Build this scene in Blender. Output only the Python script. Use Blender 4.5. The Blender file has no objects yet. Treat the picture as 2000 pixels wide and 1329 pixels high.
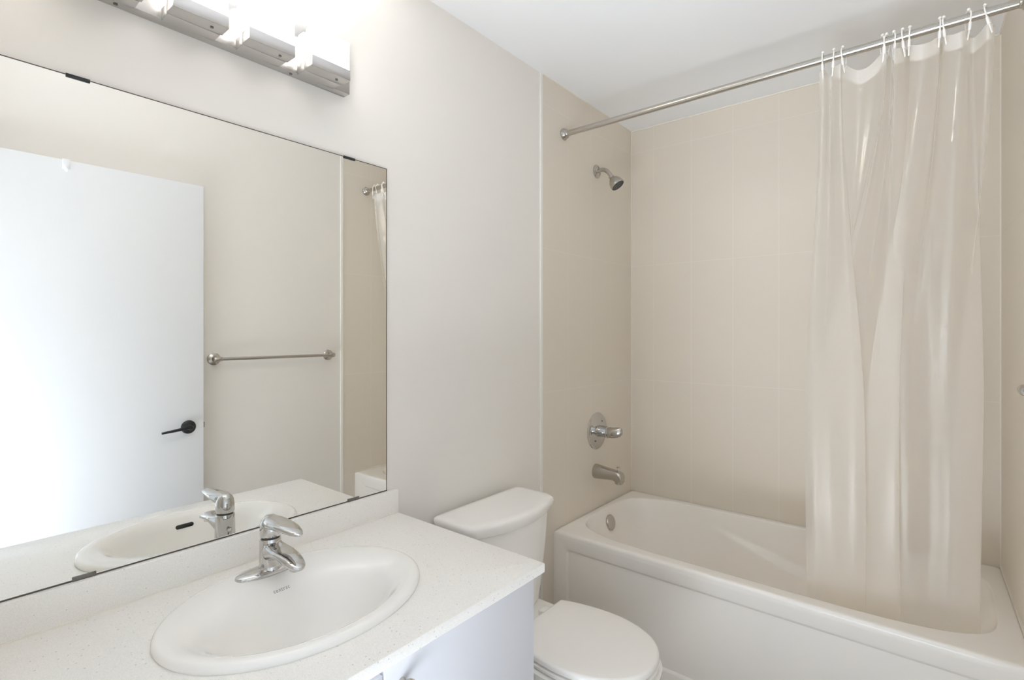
import bpy, bmesh, math, random
from mathutils import Vector, Matrix
from mathutils.bvhtree import BVHTree

random.seed(7)
S = bpy.context.scene
COL = S.collection
PI = math.pi

# ------------------------------------------------------------------ camera, world, light, exposure
CAM = (1.3344, 0.0, 1.385)
cd = bpy.data.cameras.new('camera')
cam = bpy.data.objects.new('camera', cd)
COL.objects.link(cam)
cam.location = CAM
cam.rotation_euler = (PI / 2, 0, math.radians(39.293))
cd.sensor_width = 36
cd.sensor_fit = 'HORIZONTAL'
cd.lens = 1013 / 2000 * 36
cd.shift_y = -16 / 2000
cd.clip_start = 0.01
S.camera = cam

S.view_settings.view_transform = 'Standard'
S.view_settings.look = 'None'
S.view_settings.gamma = 1
S.view_settings.use_curve_mapping = False
S.view_settings.exposure = 0.36

S.cycles.max_bounces = 18
S.cycles.diffuse_bounces = 11
S.cycles.transparent_max_bounces = 32

w = bpy.data.worlds.new('world')
S.world = w
w.use_nodes = True
w.node_tree.nodes['Background'].inputs[0].default_value = (0.82, 0.91, 1.0, 1)
w.node_tree.nodes['Background'].inputs[1].default_value = 0.34

# daylight that comes in from the hall through the open doorway behind the camera
ld = bpy.data.lights.new('hall_daylight', 'AREA')
ld.shape = 'RECTANGLE'
ld.size, ld.size_y = 0.94, 2.0
ld.energy = 3.0
ld.color = (0.80, 0.90, 1.0)
lo = bpy.data.objects.new('hall_daylight', ld)
COL.objects.link(lo)
lo.location = (1.04, -0.16, 1.05)
lo.rotation_euler = (PI / 2, 0, 0)          # faces +y, into the room
# added fill light in the unseen hall, aimed up to brighten the bathroom ceiling
lf = bpy.data.lights.new('added_ceiling_fill', 'AREA')
lf.shape = 'RECTANGLE'
lf.size, lf.size_y = 0.94, 2.2
lf.energy = 86
lf.color = (0.84, 0.915, 1.0)
lq = bpy.data.objects.new('added_ceiling_fill', lf)
COL.objects.link(lq)
lq.location = (1.04, -1.22, 0.02)
lq.rotation_euler = (PI, 0, 0)              # faces up
UPLIGHT = 2.6                               # watts, through the open top of each shade
SHADE_STRENGTH = 3.2                       # the frosted glass of the vanity light

# ------------------------------------------------------------------ main dimensions (metres)
ZC = 2.5133          # ceiling
YB = 2.689           # tiled wall behind the tub
XR = 1.524           # right end of the tub
TILT = math.radians(1.2)   # the right wall is not quite parallel to the left one
YT = 1.836           # where the tiling starts
CT = 0.815           # counter top
TUB = 0.495          # tub rim


def xr(y):           # right wall surface at depth y
    return XR + (YB - y) * math.tan(TILT)


# ------------------------------------------------------------------ materials
def mat(name, col, rough=0.5, metal=0.0, spec=0.5, coat=0.0, emit=None, es=0.0):
    m = bpy.data.materials.new(name)
    m.use_nodes = True
    b = m.node_tree.nodes['Principled BSDF']
    b.inputs['Base Color'].default_value = (*col, 1)
    b.inputs['Roughness'].default_value = rough
    b.inputs['Metallic'].default_value = metal
    b.inputs['Specular IOR Level'].default_value = spec
    b.inputs['Coat Weight'].default_value = coat
    b.inputs['Coat Roughness'].default_value = 0.05
    if emit:
        b.inputs['Emission Color'].default_value = (*emit, 1)
        b.inputs['Emission Strength'].default_value = es
    return m


def nodes(m):
    return m.node_tree.nodes, m.node_tree.links, m.node_tree.nodes['Principled BSDF']


def srgb(r, g, b):
    f = lambda c: (c / 255 / 12.92) if c / 255 <= 0.04045 else ((c / 255 + 0.055) / 1.055) ** 2.4
    return (f(r), f(g), f(b))


def paint(name, col, rough, bump=0.02, scale=160):
    m = mat(name, col, rough, spec=0.3)
    n, l, b = nodes(m)
    geo = n.new('ShaderNodeNewGeometry')
    no = n.new('ShaderNodeTexNoise')
    no.inputs['Scale'].default_value = scale
    no.inputs['Detail'].default_value = 3
    l.new(geo.outputs['Position'], no.inputs['Vector'])
    bp = n.new('ShaderNodeBump')
    bp.inputs['Strength'].default_value = bump
    bp.inputs['Distance'].default_value = 0.002
    l.new(no.outputs['Fac'], bp.inputs['Height'])
    l.new(bp.outputs['Normal'], b.inputs['Normal'])
    return m


def math_node(n, l, op, a, b_=None):
    x = n.new('ShaderNodeMath')
    x.operation = op
    for i, v in enumerate((a, b_)):
        if v is None:
            continue
        if isinstance(v, (int, float)):
            x.inputs[i].default_value = v
        else:
            l.new(v, x.inputs[i])
    return x.outputs[0]


def tile_mat(name, axis, off):
    """beige stacked wall tile, 207 x 633 mm, with thin pale joints; axis is the horizontal world axis of the wall"""
    m = mat(name, TILE, 0.3, spec=0.4)
    n, l, b = nodes(m)
    geo = n.new('ShaderNodeNewGeometry')
    sp = n.new('ShaderNodeSeparateXYZ')
    l.new(geo.outputs['Position'], sp.inputs[0])

    def joint(o, off, size, width):
        a = math_node(n, l, 'ADD', o, -off + 20 * size)
        a = math_node(n, l, 'DIVIDE', a, size)
        a = math_node(n, l, 'FRACT', a)
        a = math_node(n, l, 'SUBTRACT', a, 0.5)
        a = math_node(n, l, 'ABSOLUTE', a)
        return math_node(n, l, 'GREATER_THAN', a, 0.5 - width / size / 2)
    jv = joint(sp.outputs[axis], off, 0.2075, 0.0032)
    jh = joint(sp.outputs[2], 0.485, 0.633, 0.0032)
    j = math_node(n, l, 'MAXIMUM', jv, jh)
    mix = n.new('ShaderNodeMix')
    mix.data_type = 'RGBA'
    l.new(j, mix.inputs[0])
    mix.inputs[6].default_value = (*TILE, 1)
    mix.inputs[7].default_value = (*GROUT, 1)
    l.new(mix.outputs[2], b.inputs['Base Color'])
    rg = math_node(n, l, 'MULTIPLY', j, 0.45)
    l.new(math_node(n, l, 'ADD', rg, 0.3), b.inputs['Roughness'])
    # fine vertical ribs pressed in the glaze plus the sunk joints
    wv = n.new('ShaderNodeTexWave')
    wv.wave_type = 'BANDS'
    wv.bands_direction = 'X' if axis == 0 else 'Y'
    wv.inputs['Scale'].default_value = 60
    l.new(geo.outputs['Position'], wv.inputs['Vector'])
    h = math_node(n, l, 'MULTIPLY', wv.outputs['Fac'], 0.06)
    h = math_node(n, l, 'SUBTRACT', h, j)
    bp = n.new('ShaderNodeBump')
    bp.inputs['Strength'].default_value = 0.35
    bp.inputs['Distance'].default_value = 0.0012
    l.new(h, bp.inputs['Height'])
    l.new(bp.outputs['Normal'], b.inputs['Normal'])
    return m


def quartz_mat():
    m = mat('speckled_quartz', (0.8, 0.8, 0.8), 0.28, spec=0.45)
    n, l, b = nodes(m)
    geo = n.new('ShaderNodeNewGeometry')
    no = n.new('ShaderNodeTexNoise')
    no.inputs['Scale'].default_value = 640
    no.inputs['Detail'].default_value = 2
    l.new(geo.outputs['Position'], no.inputs['Vector'])
    r = n.new('ShaderNodeValToRGB')
    r.color_ramp.elements[0].position = 0.30
    r.color_ramp.elements[0].color = (*srgb(234, 231, 226), 1)
    r.color_ramp.elements[1].position = 0.62
    r.color_ramp.elements[1].color = (*srgb(247, 245, 241), 1)
    l.new(no.outputs['Fac'], r.inputs[0])
    vo = n.new('ShaderNodeTexVoronoi')
    vo.inputs['Scale'].default_value = 105
    l.new(geo.outputs['Position'], vo.inputs['Vector'])
    sel = math_node(n, l, 'LESS_THAN', vo.outputs['Distance'], 0.16)
    sx = n.new('ShaderNodeSeparateColor')
    l.new(vo.outputs['Color'], sx.inputs[0])
    few = math_node(n, l, 'GREATER_THAN', sx.outputs[0], 0.6)
    dot = math_node(n, l, 'MULTIPLY', sel, few)
    dot = math_node(n, l, 'MULTIPLY', dot, 0.55)
    mix = n.new('ShaderNodeMix')
    mix.data_type = 'RGBA'
    l.new(dot, mix.inputs[0])
    l.new(r.outputs[0], mix.inputs[6])
    mix.inputs[7].default_value = (*srgb(184, 177, 170), 1)
    l.new(mix.outputs[2], b.inputs['Base Color'])
    return m


def brushed(name, col, rough, axis_scale):
    m = mat(name, col, rough, metal=1.0)
    n, l, b = nodes(m)
    tc = n.new('ShaderNodeNewGeometry')
    mp = n.new('ShaderNodeMapping')
    mp.inputs['Scale'].default_value = axis_scale
    no = n.new('ShaderNodeTexNoise')
    no.inputs['Scale'].default_value = 1
    no.inputs['Detail'].default_value = 2
    l.new(tc.outputs['Position'], mp.inputs[0])
    l.new(mp.outputs[0], no.inputs['Vector'])
    k = math_node(n, l, 'MULTIPLY', no.outputs['Fac'], 0.2)
    l.new(math_node(n, l, 'ADD', k, rough - 0.1), b.inputs['Roughness'])
    return m


def curtain_mat(name, clear, milk):
    """thin clear-to-milky vinyl: a share passes straight through, a share is scattered through, a gloss lies on top"""
    m = bpy.data.materials.new(name)
    m.use_nodes = True
    n, l = m.node_tree.nodes, m.node_tree.links
    n.remove(n['Principled BSDF'])
    out = n['Material Output']
    tr = n.new('ShaderNodeBsdfTransparent')
    tr.inputs[0].default_value = (0.985, 0.98, 0.97, 1)
    tl = n.new('ShaderNodeBsdfTranslucent')
    tl.inputs[0].default_value = (0.99, 0.965, 0.93, 1)
    df = n.new('ShaderNodeBsdfDiffuse')
    df.inputs[0].default_value = (0.97, 0.95, 0.92, 1)
    gl = n.new('ShaderNodeBsdfGlossy')
    # the film is glossy and clear above and hazed by soap below
    gp = n.new('ShaderNodeNewGeometry')
    sz = n.new('ShaderNodeSeparateXYZ')
    l.new(gp.outputs['Position'], sz.inputs[0])
    haze = n.new('ShaderNodeMapRange')
    haze.interpolation_type = 'SMOOTHSTEP'
    haze.inputs['From Min'].default_value = 1.0
    haze.inputs['From Max'].default_value = 2.05
    haze.inputs['To Min'].default_value = 1.0
    haze.inputs['To Max'].default_value = 0.0
    l.new(sz.outputs[2], haze.inputs['Value'])
    l.new(math_node(n, l, 'ADD', math_node(n, l, 'MULTIPLY', haze.outputs[0], 0.20), 0.05), gl.inputs['Roughness'])
    gl.inputs[0].default_value = (1, 1, 1, 1)
    m1 = n.new('ShaderNodeMixShader')
    m1.inputs[0].default_value = milk
    l.new(tl.outputs[0], m1.inputs[1])
    l.new(df.outputs[0], m1.inputs[2])
    m2 = n.new('ShaderNodeMixShader')
    l.new(math_node(n, l, 'SUBTRACT', clear, math_node(n, l, 'MULTIPLY', haze.outputs[0], clear * 0.5)), m2.inputs[0])
    l.new(m1.outputs[0], m2.inputs[1])
    l.new(tr.outputs[0], m2.inputs[2])
    lw = n.new('ShaderNodeLayerWeight')
    lw.inputs[0].default_value = 0.5
    fr = math_node(n, l, 'POWER', lw.outputs['Facing'], 3.0)
    fr = math_node(n, l, 'MULTIPLY', fr, 0.42)
    fr = math_node(n, l, 'ADD', fr, 0.085)
    m3 = n.new('ShaderNodeMixShader')
    dull = math_node(n, l, 'SUBTRACT', 1.0, math_node(n, l, 'MULTIPLY', haze.outputs[0], 0.8))
    l.new(math_node(n, l, 'MULTIPLY', fr, dull), m3.inputs[0])
    l.new(m2.outputs[0], m3.inputs[1])
    l.new(gl.outputs[0], m3.inputs[2])
    # small creases in the film
    geo = n.new('ShaderNodeNewGeometry')
    mp = n.new('ShaderNodeMapping')
    mp.inputs['Scale'].default_value = (9, 9, 2.2)
    no = n.new('ShaderNodeTexNoise')
    no.inputs['Scale'].default_value = 1.6
    no.inputs['Detail'].default_value = 4
    l.new(geo.outputs['Position'], mp.inputs[0])
    l.new(mp.outputs[0], no.inputs['Vector'])
    bp = n.new('ShaderNodeBump')
    bp.inputs['Strength'].default_value = 0.18
    bp.inputs['Distance'].default_value = 0.02
    l.new(no.outputs['Fac'], bp.inputs['Height'])
    l.new(bp.outputs['Normal'], gl.inputs['Normal'])
    l.new(m3.outputs[0], out.inputs[0])
    return m


TILE = srgb(223, 215, 202)
GROUT = srgb(229, 222, 210)
M = {}
M['wall'] = paint('warm_white_wall_paint', srgb(234, 230, 224), 0.62)
M['ceiling'] = paint('flat_white_ceiling_paint', srgb(240, 241, 243), 0.85, 0.03)
M['tile_back'] = tile_mat('beige_tile_back', 0, 0.137)
M['tile_side'] = tile_mat('beige_tile_side', 1, 2.0385)
M['floor'] = paint('grey_beige_floor_tile', srgb(176, 168, 158), 0.4)
M['trim'] = mat('white_trim', srgb(240, 238, 232), 0.4)
M['caulk'] = mat('pale_caulk', srgb(236, 230, 219), 0.5)
M['door'] = mat('white_door_paint', srgb(238, 240, 243), 0.45)
M['cabinet'] = mat('white_cabinet_lacquer', srgb(222, 223, 229), 0.4)
M['quartz'] = quartz_mat()
M['ceramic'] = mat('white_ceramic', srgb(247, 245, 241), 0.12, spec=0.5, coat=0.3)
M['acrylic'] = mat('white_acrylic', srgb(243, 239, 233), 0.2, spec=0.5)
M['plastic'] = mat('white_plastic', srgb(246, 243, 239), 0.25)
M['chrome'] = mat('polished_chrome', (0.62, 0.61, 0.595), 0.05, metal=1.0)
M['nickel'] = brushed('brushed_nickel', (0.53, 0.50, 0.455), 0.2, (30, 30, 30))
M['rod'] = brushed('satin_nickel_rod', (0.56, 0.53, 0.485), 0.26, (3, 600, 600))
M['steel'] = mat('satin_steel_plate', (0.56, 0.545, 0.53), 0.27, metal=1.0)
M['mirror'] = mat('mirror_glass', (0.925, 0.925, 0.90), 0.0, metal=1.0)
M['dark_edge'] = mat('dark_mirror_edge', srgb(82, 74, 66), 0.4)
M['black'] = mat('black_metal', (0.018, 0.018, 0.02), 0.32, spec=0.5)
M['dark'] = mat('dark_hole', (0.012, 0.012, 0.012), 0.6)
M['nozzle'] = mat('grey_nozzle_plate', (0.09, 0.088, 0.085), 0.5)
M['ink'] = mat('grey_printed_ink', srgb(112, 108, 106), 0.5)
M['gap'] = mat('grey_bolt', srgb(120, 115, 110), 0.4, metal=0.6)
M['lamp'] = mat('frosted_lamp_glass', srgb(245, 243, 240), 0.35, emit=(1.0, 0.965, 0.925), es=SHADE_STRENGTH)
M['curtain'] = curtain_mat('clear_vinyl', 0.6, 0.25)
M['header'] = curtain_mat('milky_vinyl_band', 0.06, 0.6)


# ------------------------------------------------------------------ mesh helpers
class MB:
    def __init__(self):
        self.v, self.f, self.mi = [], [], []

    def add(self, verts, faces, mi=0):
        o = len(self.v)
        self.v += [tuple(p) for p in verts]
        self.f += [tuple(i + o for i in fc) for fc in faces]
        self.mi += [mi] * len(faces)
        return self

    def box(self, x0, x1, y0, y1, z0, z1, bev=0.0, seg=2, mi=0):
        bm = bmesh.new()
        bmesh.ops.create_cube(bm, size=1)
        for q in bm.verts:
            q.co = Vector(((x0 + x1) / 2 + q.co.x * (x1 - x0), (y0 + y1) / 2 + q.co.y * (y1 - y0), (z0 + z1) / 2 + q.co.z * (z1 - z0)))
        if bev:
            bmesh.ops.bevel(bm, geom=list(bm.edges), offset=bev, segments=seg, profile=0.5, affect='EDGES')
        bm.verts.index_update()
        self.add([q.co[:] for q in bm.verts], [[q.index for q in fc.verts] for fc in bm.faces], mi)
        bm.free()
        return self

    def loft(self, rings, cap0=True, cap1=True, closed=True, mi=0):
        n = len(rings[0])
        vs = [p for r in rings for p in r]
        fs = []
        for i in range(len(rings) - 1):
            for j in range(n if closed else n - 1):
                k = (j + 1) % n
                fs.append((i * n + j, i * n + k, (i + 1) * n + k, (i + 1) * n + j))
        if cap0:
            fs.append(tuple(reversed(range(n))))
        if cap1:
            fs.append(tuple((len(rings) - 1) * n + j for j in range(n)))
        return self.add(vs, fs, mi)

    def lathe(self, prof, origin, axis, n=40, mi=0):
        """prof: (radius, height along axis)"""
        a = Vector(axis).normalized()
        u = a.orthogonal().normalized()
        v = a.cross(u)
        o = Vector(origin)
        rings = []
        for r, h in prof:
            r = max(r, 1e-5)
            rings.append([o + a * h + (u * math.cos(t) + v * math.sin(t)) * r for t in [2 * PI * j / n for j in range(n)]])
        return self.loft(rings, True, True, True, mi)

    def tube(self, pts, rad, n=14, closed=False, mi=0):
        P = [Vector(p) for p in pts]
        m = len(P)
        rs = rad if isinstance(rad, (list, tuple)) else [rad] * m
        up = None
        rings = []
        for i in range(m):
            if closed:
                t = (P[(i + 1) % m] - P[i - 1]).normalized()
            else:
                t = (P[min(i + 1, m - 1)] - P[max(i - 1, 0)]).normalized()
            if up is None:
                up = t.orthogonal().normalized()
            up = (up - t * up.dot(t)).normalized()
            b = t.cross(up)
            rings.append([P[i] + (up * math.cos(2 * PI * j / n) + b * math.sin(2 * PI * j / n)) * rs[i] for j in range(n)])
        if closed:
            # align the seam to the best matching vertex
            first = rings[0]
            last = rings[-1]
            k = min(range(n), key=lambda s: sum((Vector(last[j]) - Vector(first[(j + s) % n])).length for j in range(n)))
            rings.append([first[(j + k) % n] for j in range(n)])
            return self.loft(rings, False, False, True, mi)
        return self.loft(rings, True, True, True, mi)

    def build(self, name, m, parent=None, sharp=40, loc=None, flip=False, weld=True):
        me = bpy.data.meshes.new(name)
        me.from_pydata([tuple(p) for p in self.v], [], self.f)
        ms = m if isinstance(m, (list, tuple)) else [m]
        for q in ms:
            me.materials.append(q)
        me.polygons.foreach_set('material_index', self.mi)
        bm = bmesh.new()
        bm.from_mesh(me)
        if weld:
            bmesh.ops.remove_doubles(bm, verts=bm.verts, dist=2e-5)
        bmesh.ops.recalc_face_normals(bm, faces=bm.faces)
        if flip:
            bmesh.ops.reverse_faces(bm, faces=bm.faces)
        if loc is not None:
            bmesh.ops.translate(bm, verts=bm.verts, vec=-Vector(loc))
        bm.to_mesh(me)
        bm.free()
        me.polygons.foreach_set('use_smooth', [True] * len(me.polygons))
        me.set_sharp_from_angle(angle=math.radians(sharp))
        me.update()
        o = bpy.data.objects.new(name, me)
        COL.objects.link(o)
        if loc is not None:
            o.location = loc
        if parent:
            o.parent = parent
        return o


def tag(o, label, cat=None, group=None, kind=None):
    if label:
        o['label'] = label
    if cat:
        o['category'] = cat
    if group:
        o['group'] = group
    if kind:
        o['kind'] = kind
    return o


def thing(name, label, cat, loc=(0, 0, 0), rz=0.0, group=None, kind=None):
    """an Empty at the thing's base; its parts are built in local coordinates"""
    o = bpy.data.objects.new(name, None)
    o.empty_display_size = 0.05
    COL.objects.link(o)
    o.location = loc
    o.rotation_euler = (0, 0, rz)
    return tag(o, label, cat, group, kind)


def lerp(a, b, t):
    return a + (b - a) * t


def smooth(a, b, x):
    t = min(1, max(0, (x - a) / (b - a)))
    return t * t * (3 - 2 * t)


def catmull(P, per):
    P = [Vector(p) for p in P]
    out = []
    for i in range(len(P) - 1):
        p0 = P[max(i - 1, 0)]
        p1, p2 = P[i], P[i + 1]
        p3 = P[min(i + 2, len(P) - 1)]
        for k in range(per):
            t = k / per
            out.append(0.5 * ((2 * p1) + (p2 - p0) * t + (2 * p0 - 5 * p1 + 4 * p2 - p3) * t * t + (3 * p1 - p0 - 3 * p2 + p3) * t ** 3))
    out.append(P[-1])
    return out


# ------------------------------------------------------------------ the room
def structure(name, mb, m, label=None, parent=None, **k):
    o = mb.build(name, m, parent, **k)
    if not parent:
        o['kind'] = 'structure'
    if label:
        o['label'] = label
    return o


YN = 0.02            # inner face of the wall with the doorway
DX0, DX1 = 0.56, 1.525   # doorway
DH = 2.13
structure('floor', MB().box(-0.12, 1.75, -2.5, 2.82, -0.06, 0.0), M['floor'], 'grey beige bathroom floor')
structure('ceiling', MB().box(-0.12, 1.75, -0.1, 2.82, ZC, ZC + 0.06), M['ceiling'], 'plain white painted ceiling')
wl = structure('wall_left', MB().box(-0.12, 0, -0.1, 2.82, 0, ZC), M['wall'], 'warm white wall with the mirror and vanity light')
wb = structure('wall_back', MB().box(0.0, 1.75, YB + 0.004, YB + 0.12, 0, ZC), M['wall'], 'wall behind the bathtub, tiled in beige')
structure('wall_front', MB().box(0, DX0, YN - 0.12, YN, 0, ZC).box(DX0, DX1, YN - 0.12, YN, DH, ZC).box(DX1, 1.75, YN - 0.12, YN, 0, ZC), M['wall'],
          'wall with the doorway behind the camera')


def slab(y0, y1, off0, off1, z0, z1):
    """a slab along the slanted right wall; off is the distance from the wall surface, positive into the room"""
    mb = MB()
    c = [(xr(y0) - off1, y0), (xr(y1) - off1, y1), (xr(y1) - off0, y1), (xr(y0) - off0, y0)]
    mb.add([(x, y, z0) for x, y in c] + [(x, y, z1) for x, y in c],
           [(0, 1, 2, 3), (4, 5, 6, 7), (0, 1, 5, 4), (1, 2, 6, 5), (2, 3, 7, 6), (3, 0, 4, 7)])
    return mb


wr = structure('wall_right', slab(YN - 0.1, YB + 0.1, -0.1, -0.004, 0, ZC), M['wall'], 'wall opposite the mirror, with the towel bar')

# tiled surround: three slabs
structure('tile_surround', MB().box(-0.002, 0.004, YT, YB + 0.004, 0, ZC), M['tile_side'], 'beige stacked tiles on the shower head end', parent=wl)
structure('tile_surround', MB().box(0.004, XR + 0.02, YB, YB + 0.006, 0.3, ZC), M['tile_back'], 'beige stacked tiles along the tub', parent=wb)
structure('tile_surround', slab(YT, YB + 0.004, -0.006, 0.0, 0, ZC), M['tile_side'], 'beige stacked tiles at the far right end', parent=wr)
# white edge strips where the tiling stops, pale caulk in the corners
structure('trim_1', MB().box(0.0, 0.006, YT - 0.016, YT, 0, ZC, 0.0015), M['trim'], 'white edge strip beside the shower tiles')
structure('trim_2', slab(YT - 0.016, YT, -0.004, 0.003, 0, ZC), M['trim'], 'white edge strip beside the right tiles')
structure('trim_3', MB().box(0.004, 0.008, YB - 0.004, YB, TUB, ZC), M['caulk'], 'pale caulk line in the left tile corner')
structure('trim_4', MB().box(XR - 0.004, XR, YB - 0.004, YB, TUB, ZC), M['caulk'], 'pale caulk line in the right tile corner')
structure('trim_5', MB().box(0.008, XR, YB - 0.004, YB, ZC - 0.005, ZC), M['caulk'], 'pale caulk line along the ceiling over the tub')
structure('trim_6', MB().box(0.0, 0.006, YT, YB, ZC - 0.004, ZC), M['caulk'], 'pale caulk line along the ceiling over the shower head')
structure('trim_8', slab(1.922, YB, 0, 0.004, TUB - 0.002, TUB + 0.005), M['caulk'], 'pale caulk line between the tub rim and the right tiles')
structure('trim_7', slab(YT, YB, 0, 0.005, ZC - 0.005, ZC), M['caulk'], 'pale caulk line along the ceiling at the right end')

# ------------------------------------------------------------------ door, open flat along the right wall (seen in the mirror)
DW, DT = 0.80, 0.035
hx = xr(1.028) - 0.017 - DT   # room-side face at the latch edge
door = thing('door_1', 'white flush bathroom door folded open along the wall opposite the mirror', 'door', (hx, 1.028, 0.01), TILT, kind='structure')
MB().box(0, DT, -DW - 0.16, 0, 0, 2.10, 0.0015).build('door_slab', M['door'], door)
hd = MB()
hz = 0.91
hd.lathe([(0, 0), (0.0325, 0), (0.0325, -0.006), (0.029, -0.0095), (0.014, -0.011), (0.0125, -0.013), (0.0125, -0.036), (0.010, -0.041), (0, -0.042)], (0, -0.068, hz), (1, 0, 0), 40)
lever = [(-0.036, -0.060, hz + 0.001), (-0.0385, -0.075, hz + 0.004), (-0.040, -0.092, hz + 0.002), (-0.041, -0.115, hz - 0.002), (-0.041, -0.15, hz - 0.006), (-0.040, -0.19, hz - 0.010)]
rings = []
for (x, y, z), hh in zip(lever, (0.010, 0.0105, 0.009, 0.0075, 0.0065, 0.005)):
    rings.append([(x + 0.0055 * math.cos(t), y, z + hh * math.sin(t)) for t in [2 * PI * k / 16 for k in range(16)]])
hd.loft(rings)
tag(hd.build('door_handle', M['black'], door), 'black lever handle with a round rose')
tag(MB().box(0.008, 0.027, -0.001, 0.007, hz - 0.012, hz + 0.014, 0.001).build('latch', M['nickel'], door), 'metal latch bolt')
hk = MB()
hk.box(-0.003, 0.0, -0.539, -0.513, 2.062, 2.104, 0.001)
hk.box(-0.003, DT + 0.003, -0.539, -0.513, 2.1, 2.103, 0.001)
hk.tube([(-0.003, -0.526, 2.066), (-0.004, -0.526, 2.058), (-0.012, -0.526, 2.052), (-0.016, -0.526, 2.06)], 0.005, 10)
tag(hk.build('door_hook', M['door'], door), 'small white over-door hook')

# ------------------------------------------------------------------ towel bar on the right wall
ty0, ty1 = 1.095, 1.735
tb = thing('towel_bar', 'brushed nickel towel bar on the wall opposite the mirror, seen in the mirror', 'towel bar', (xr(ty0) + 0.004 - 0.0, ty0, 1.245), TILT)
L = (ty1 - ty0) / math.cos(TILT)
for k, yy in enumerate((0.0, L)):
    MB().lathe([(0, 0), (0.032, 0), (0.032, -0.005), (0.026, -0.010), (0.0135, -0.014), (0.012, -0.020), (0.0105, -0.030), (0.012, -0.038), (0.0135, -0.044), (0.0135, -0.054), (0.010, -0.059), (0, -0.060)],
               (0, yy, 0), (1, 0, 0), 36).build('flange', M['nickel'], tb)
    sgn = 1 if k == 0 else -1
    MB().lathe([(0, -0.016), (0.011, -0.016), (0.0135, -0.012), (0.0135, 0.012), (0.011, 0.018), (0.010, 0.024), (0, 0.024)], (-0.049, yy, 0), (0, sgn, 0), 28).build('end_ferrule', M['nickel'], tb)
MB().lathe([(0, 0.0), (0.0085, 0.0), (0.0085, L), (0, L)], (-0.049, 0, 0), (0, 1, 0), 24).build('bar', M['nickel'], tb)

# ------------------------------------------------------------------ vanity cabinet
CY0, CY1 = 0.022, 1.019
CX = 0.57
vc = thing('vanity_cabinet', 'white vanity cabinet under the speckled countertop', 'cabinet', (0, 0, 0))
cb = MB()
cb.box(0.002, CX - 0.018, CY1 - 0.018, CY1, 0.0, 0.787)
cb.box(0.002, CX - 0.018, CY0, CY0 + 0.018, 0.0, 0.787)
cb.box(0.002, CX - 0.018, CY0 + 0.018, CY1 - 0.018, 0.09, 0.108)
cb.box(0.002, 0.012, CY0 + 0.018, CY1 - 0.018, 0.108, 0.787)
cb.box(CX - 0.036, CX - 0.018, CY0 + 0.018, CY1 - 0.018, 0.735, 0.787)
cb.box(CX - 0.085, CX - 0.07, CY0 + 0.018, CY1 - 0.018, 0.0, 0.09)
cb.box(CX - 0.036, CX - 0.018, 0.560, 0.585, 0.108, 0.735)
cb.build('carcass', M['cabinet'], vc, sharp=30)
dr = MB().box(CX - 0.018, CX, 0.5735, CY1, 0.10, 0.786, 0.0012).build('door', M['cabinet'], vc)
kn = MB().lathe([(0, 0), (0.009, 0), (0.007, 0.006), (0.007, 0.013), (0.0135, 0.018), (0.0145, 0.023), (0.012, 0.027), (0, 0.0285)], (CX, 0.612, 0.738), (1, 0, 0), 28)
tag(kn.build('knob', M['nickel'], dr), 'dark nickel knob')
dw = MB().box(CX - 0.018, CX, CY0 + 0.002, 0.5695, 0.575, 0.772, 0.0012).build('drawer', M['cabinet'], vc)
tag(MB().lathe([(0, 0), (0.009, 0), (0.007, 0.006), (0.007, 0.013), (0.0135, 0.018), (0.0145, 0.023), (0.012, 0.027), (0, 0.0285)], (CX, 0.296, 0.675), (1, 0, 0), 28).build('knob', M['nickel'], dw), 'dark nickel knob')
dr2 = MB().box(CX - 0.018, CX, CY0 + 0.002, 0.5695, 0.10, 0.571, 0.0012).build('door', M['cabinet'], vc)
tag(MB().lathe([(0, 0), (0.009, 0), (0.007, 0.006), (0.007, 0.013), (0.0135, 0.018), (0.0145, 0.023), (0.012, 0.027), (0, 0.0285)], (CX, 0.53, 0.52), (1, 0, 0), 28).build('knob', M['nickel'], dr2), 'dark nickel knob')

# ------------------------------------------------------------------ countertop with an oval cut-out, and its backsplash
SX, SY, SA, SB = 0.290, 0.572, 0.208, 0.270      # sink centre, half axes along x and y
X0, X1, Y0, Y1 = 0.001, 0.587, YN + 0.001, 1.041


def rect_ray(cx, cy, x0, x1, y0, y1, t):
    c, s = math.cos(t), math.sin(t)
    k = 1e9
    if c > 1e-9:
        k = min(k, (x1 - cx) / c)
    if c < -1e-9:
        k = min(k, (x0 - cx) / c)
    if s > 1e-9:
        k = min(k, (y1 - cy) / s)
    if s < -1e-9:
        k = min(k, (y0 - cy) / s)
    return (cx + c * k, cy + s * k)


def angles(cx, cy, x0, x1, y0, y1, n):
    a = [2 * PI * k / n for k in range(n)]
    for x, y in ((x0, y0), (x1, y0), (x1, y1), (x0, y1)):
        t = math.atan2(y - cy, x - cx) % (2 * PI)
        a = [q for q in a if abs(q - t) > 0.4 * 2 * PI / n]
        a.append(t)
    return sorted(a)


th = angles(SX, SY, X0, X1, Y0, Y1, 120)
zb = 0.7905


def crect(d, z):
    return [(*rect_ray(SX, SY, X0 + d, X1 - d, Y0 + d, Y1 - d, t), z) for t in th]


def cell(z, k):
    r = []
    for t in th:
        q = 1 / math.hypot(math.cos(t) / (SA * k), math.sin(t) / (SB * k))
        r.append((SX + q * math.cos(t), SY + q * math.sin(t), z))
    return r


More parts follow.
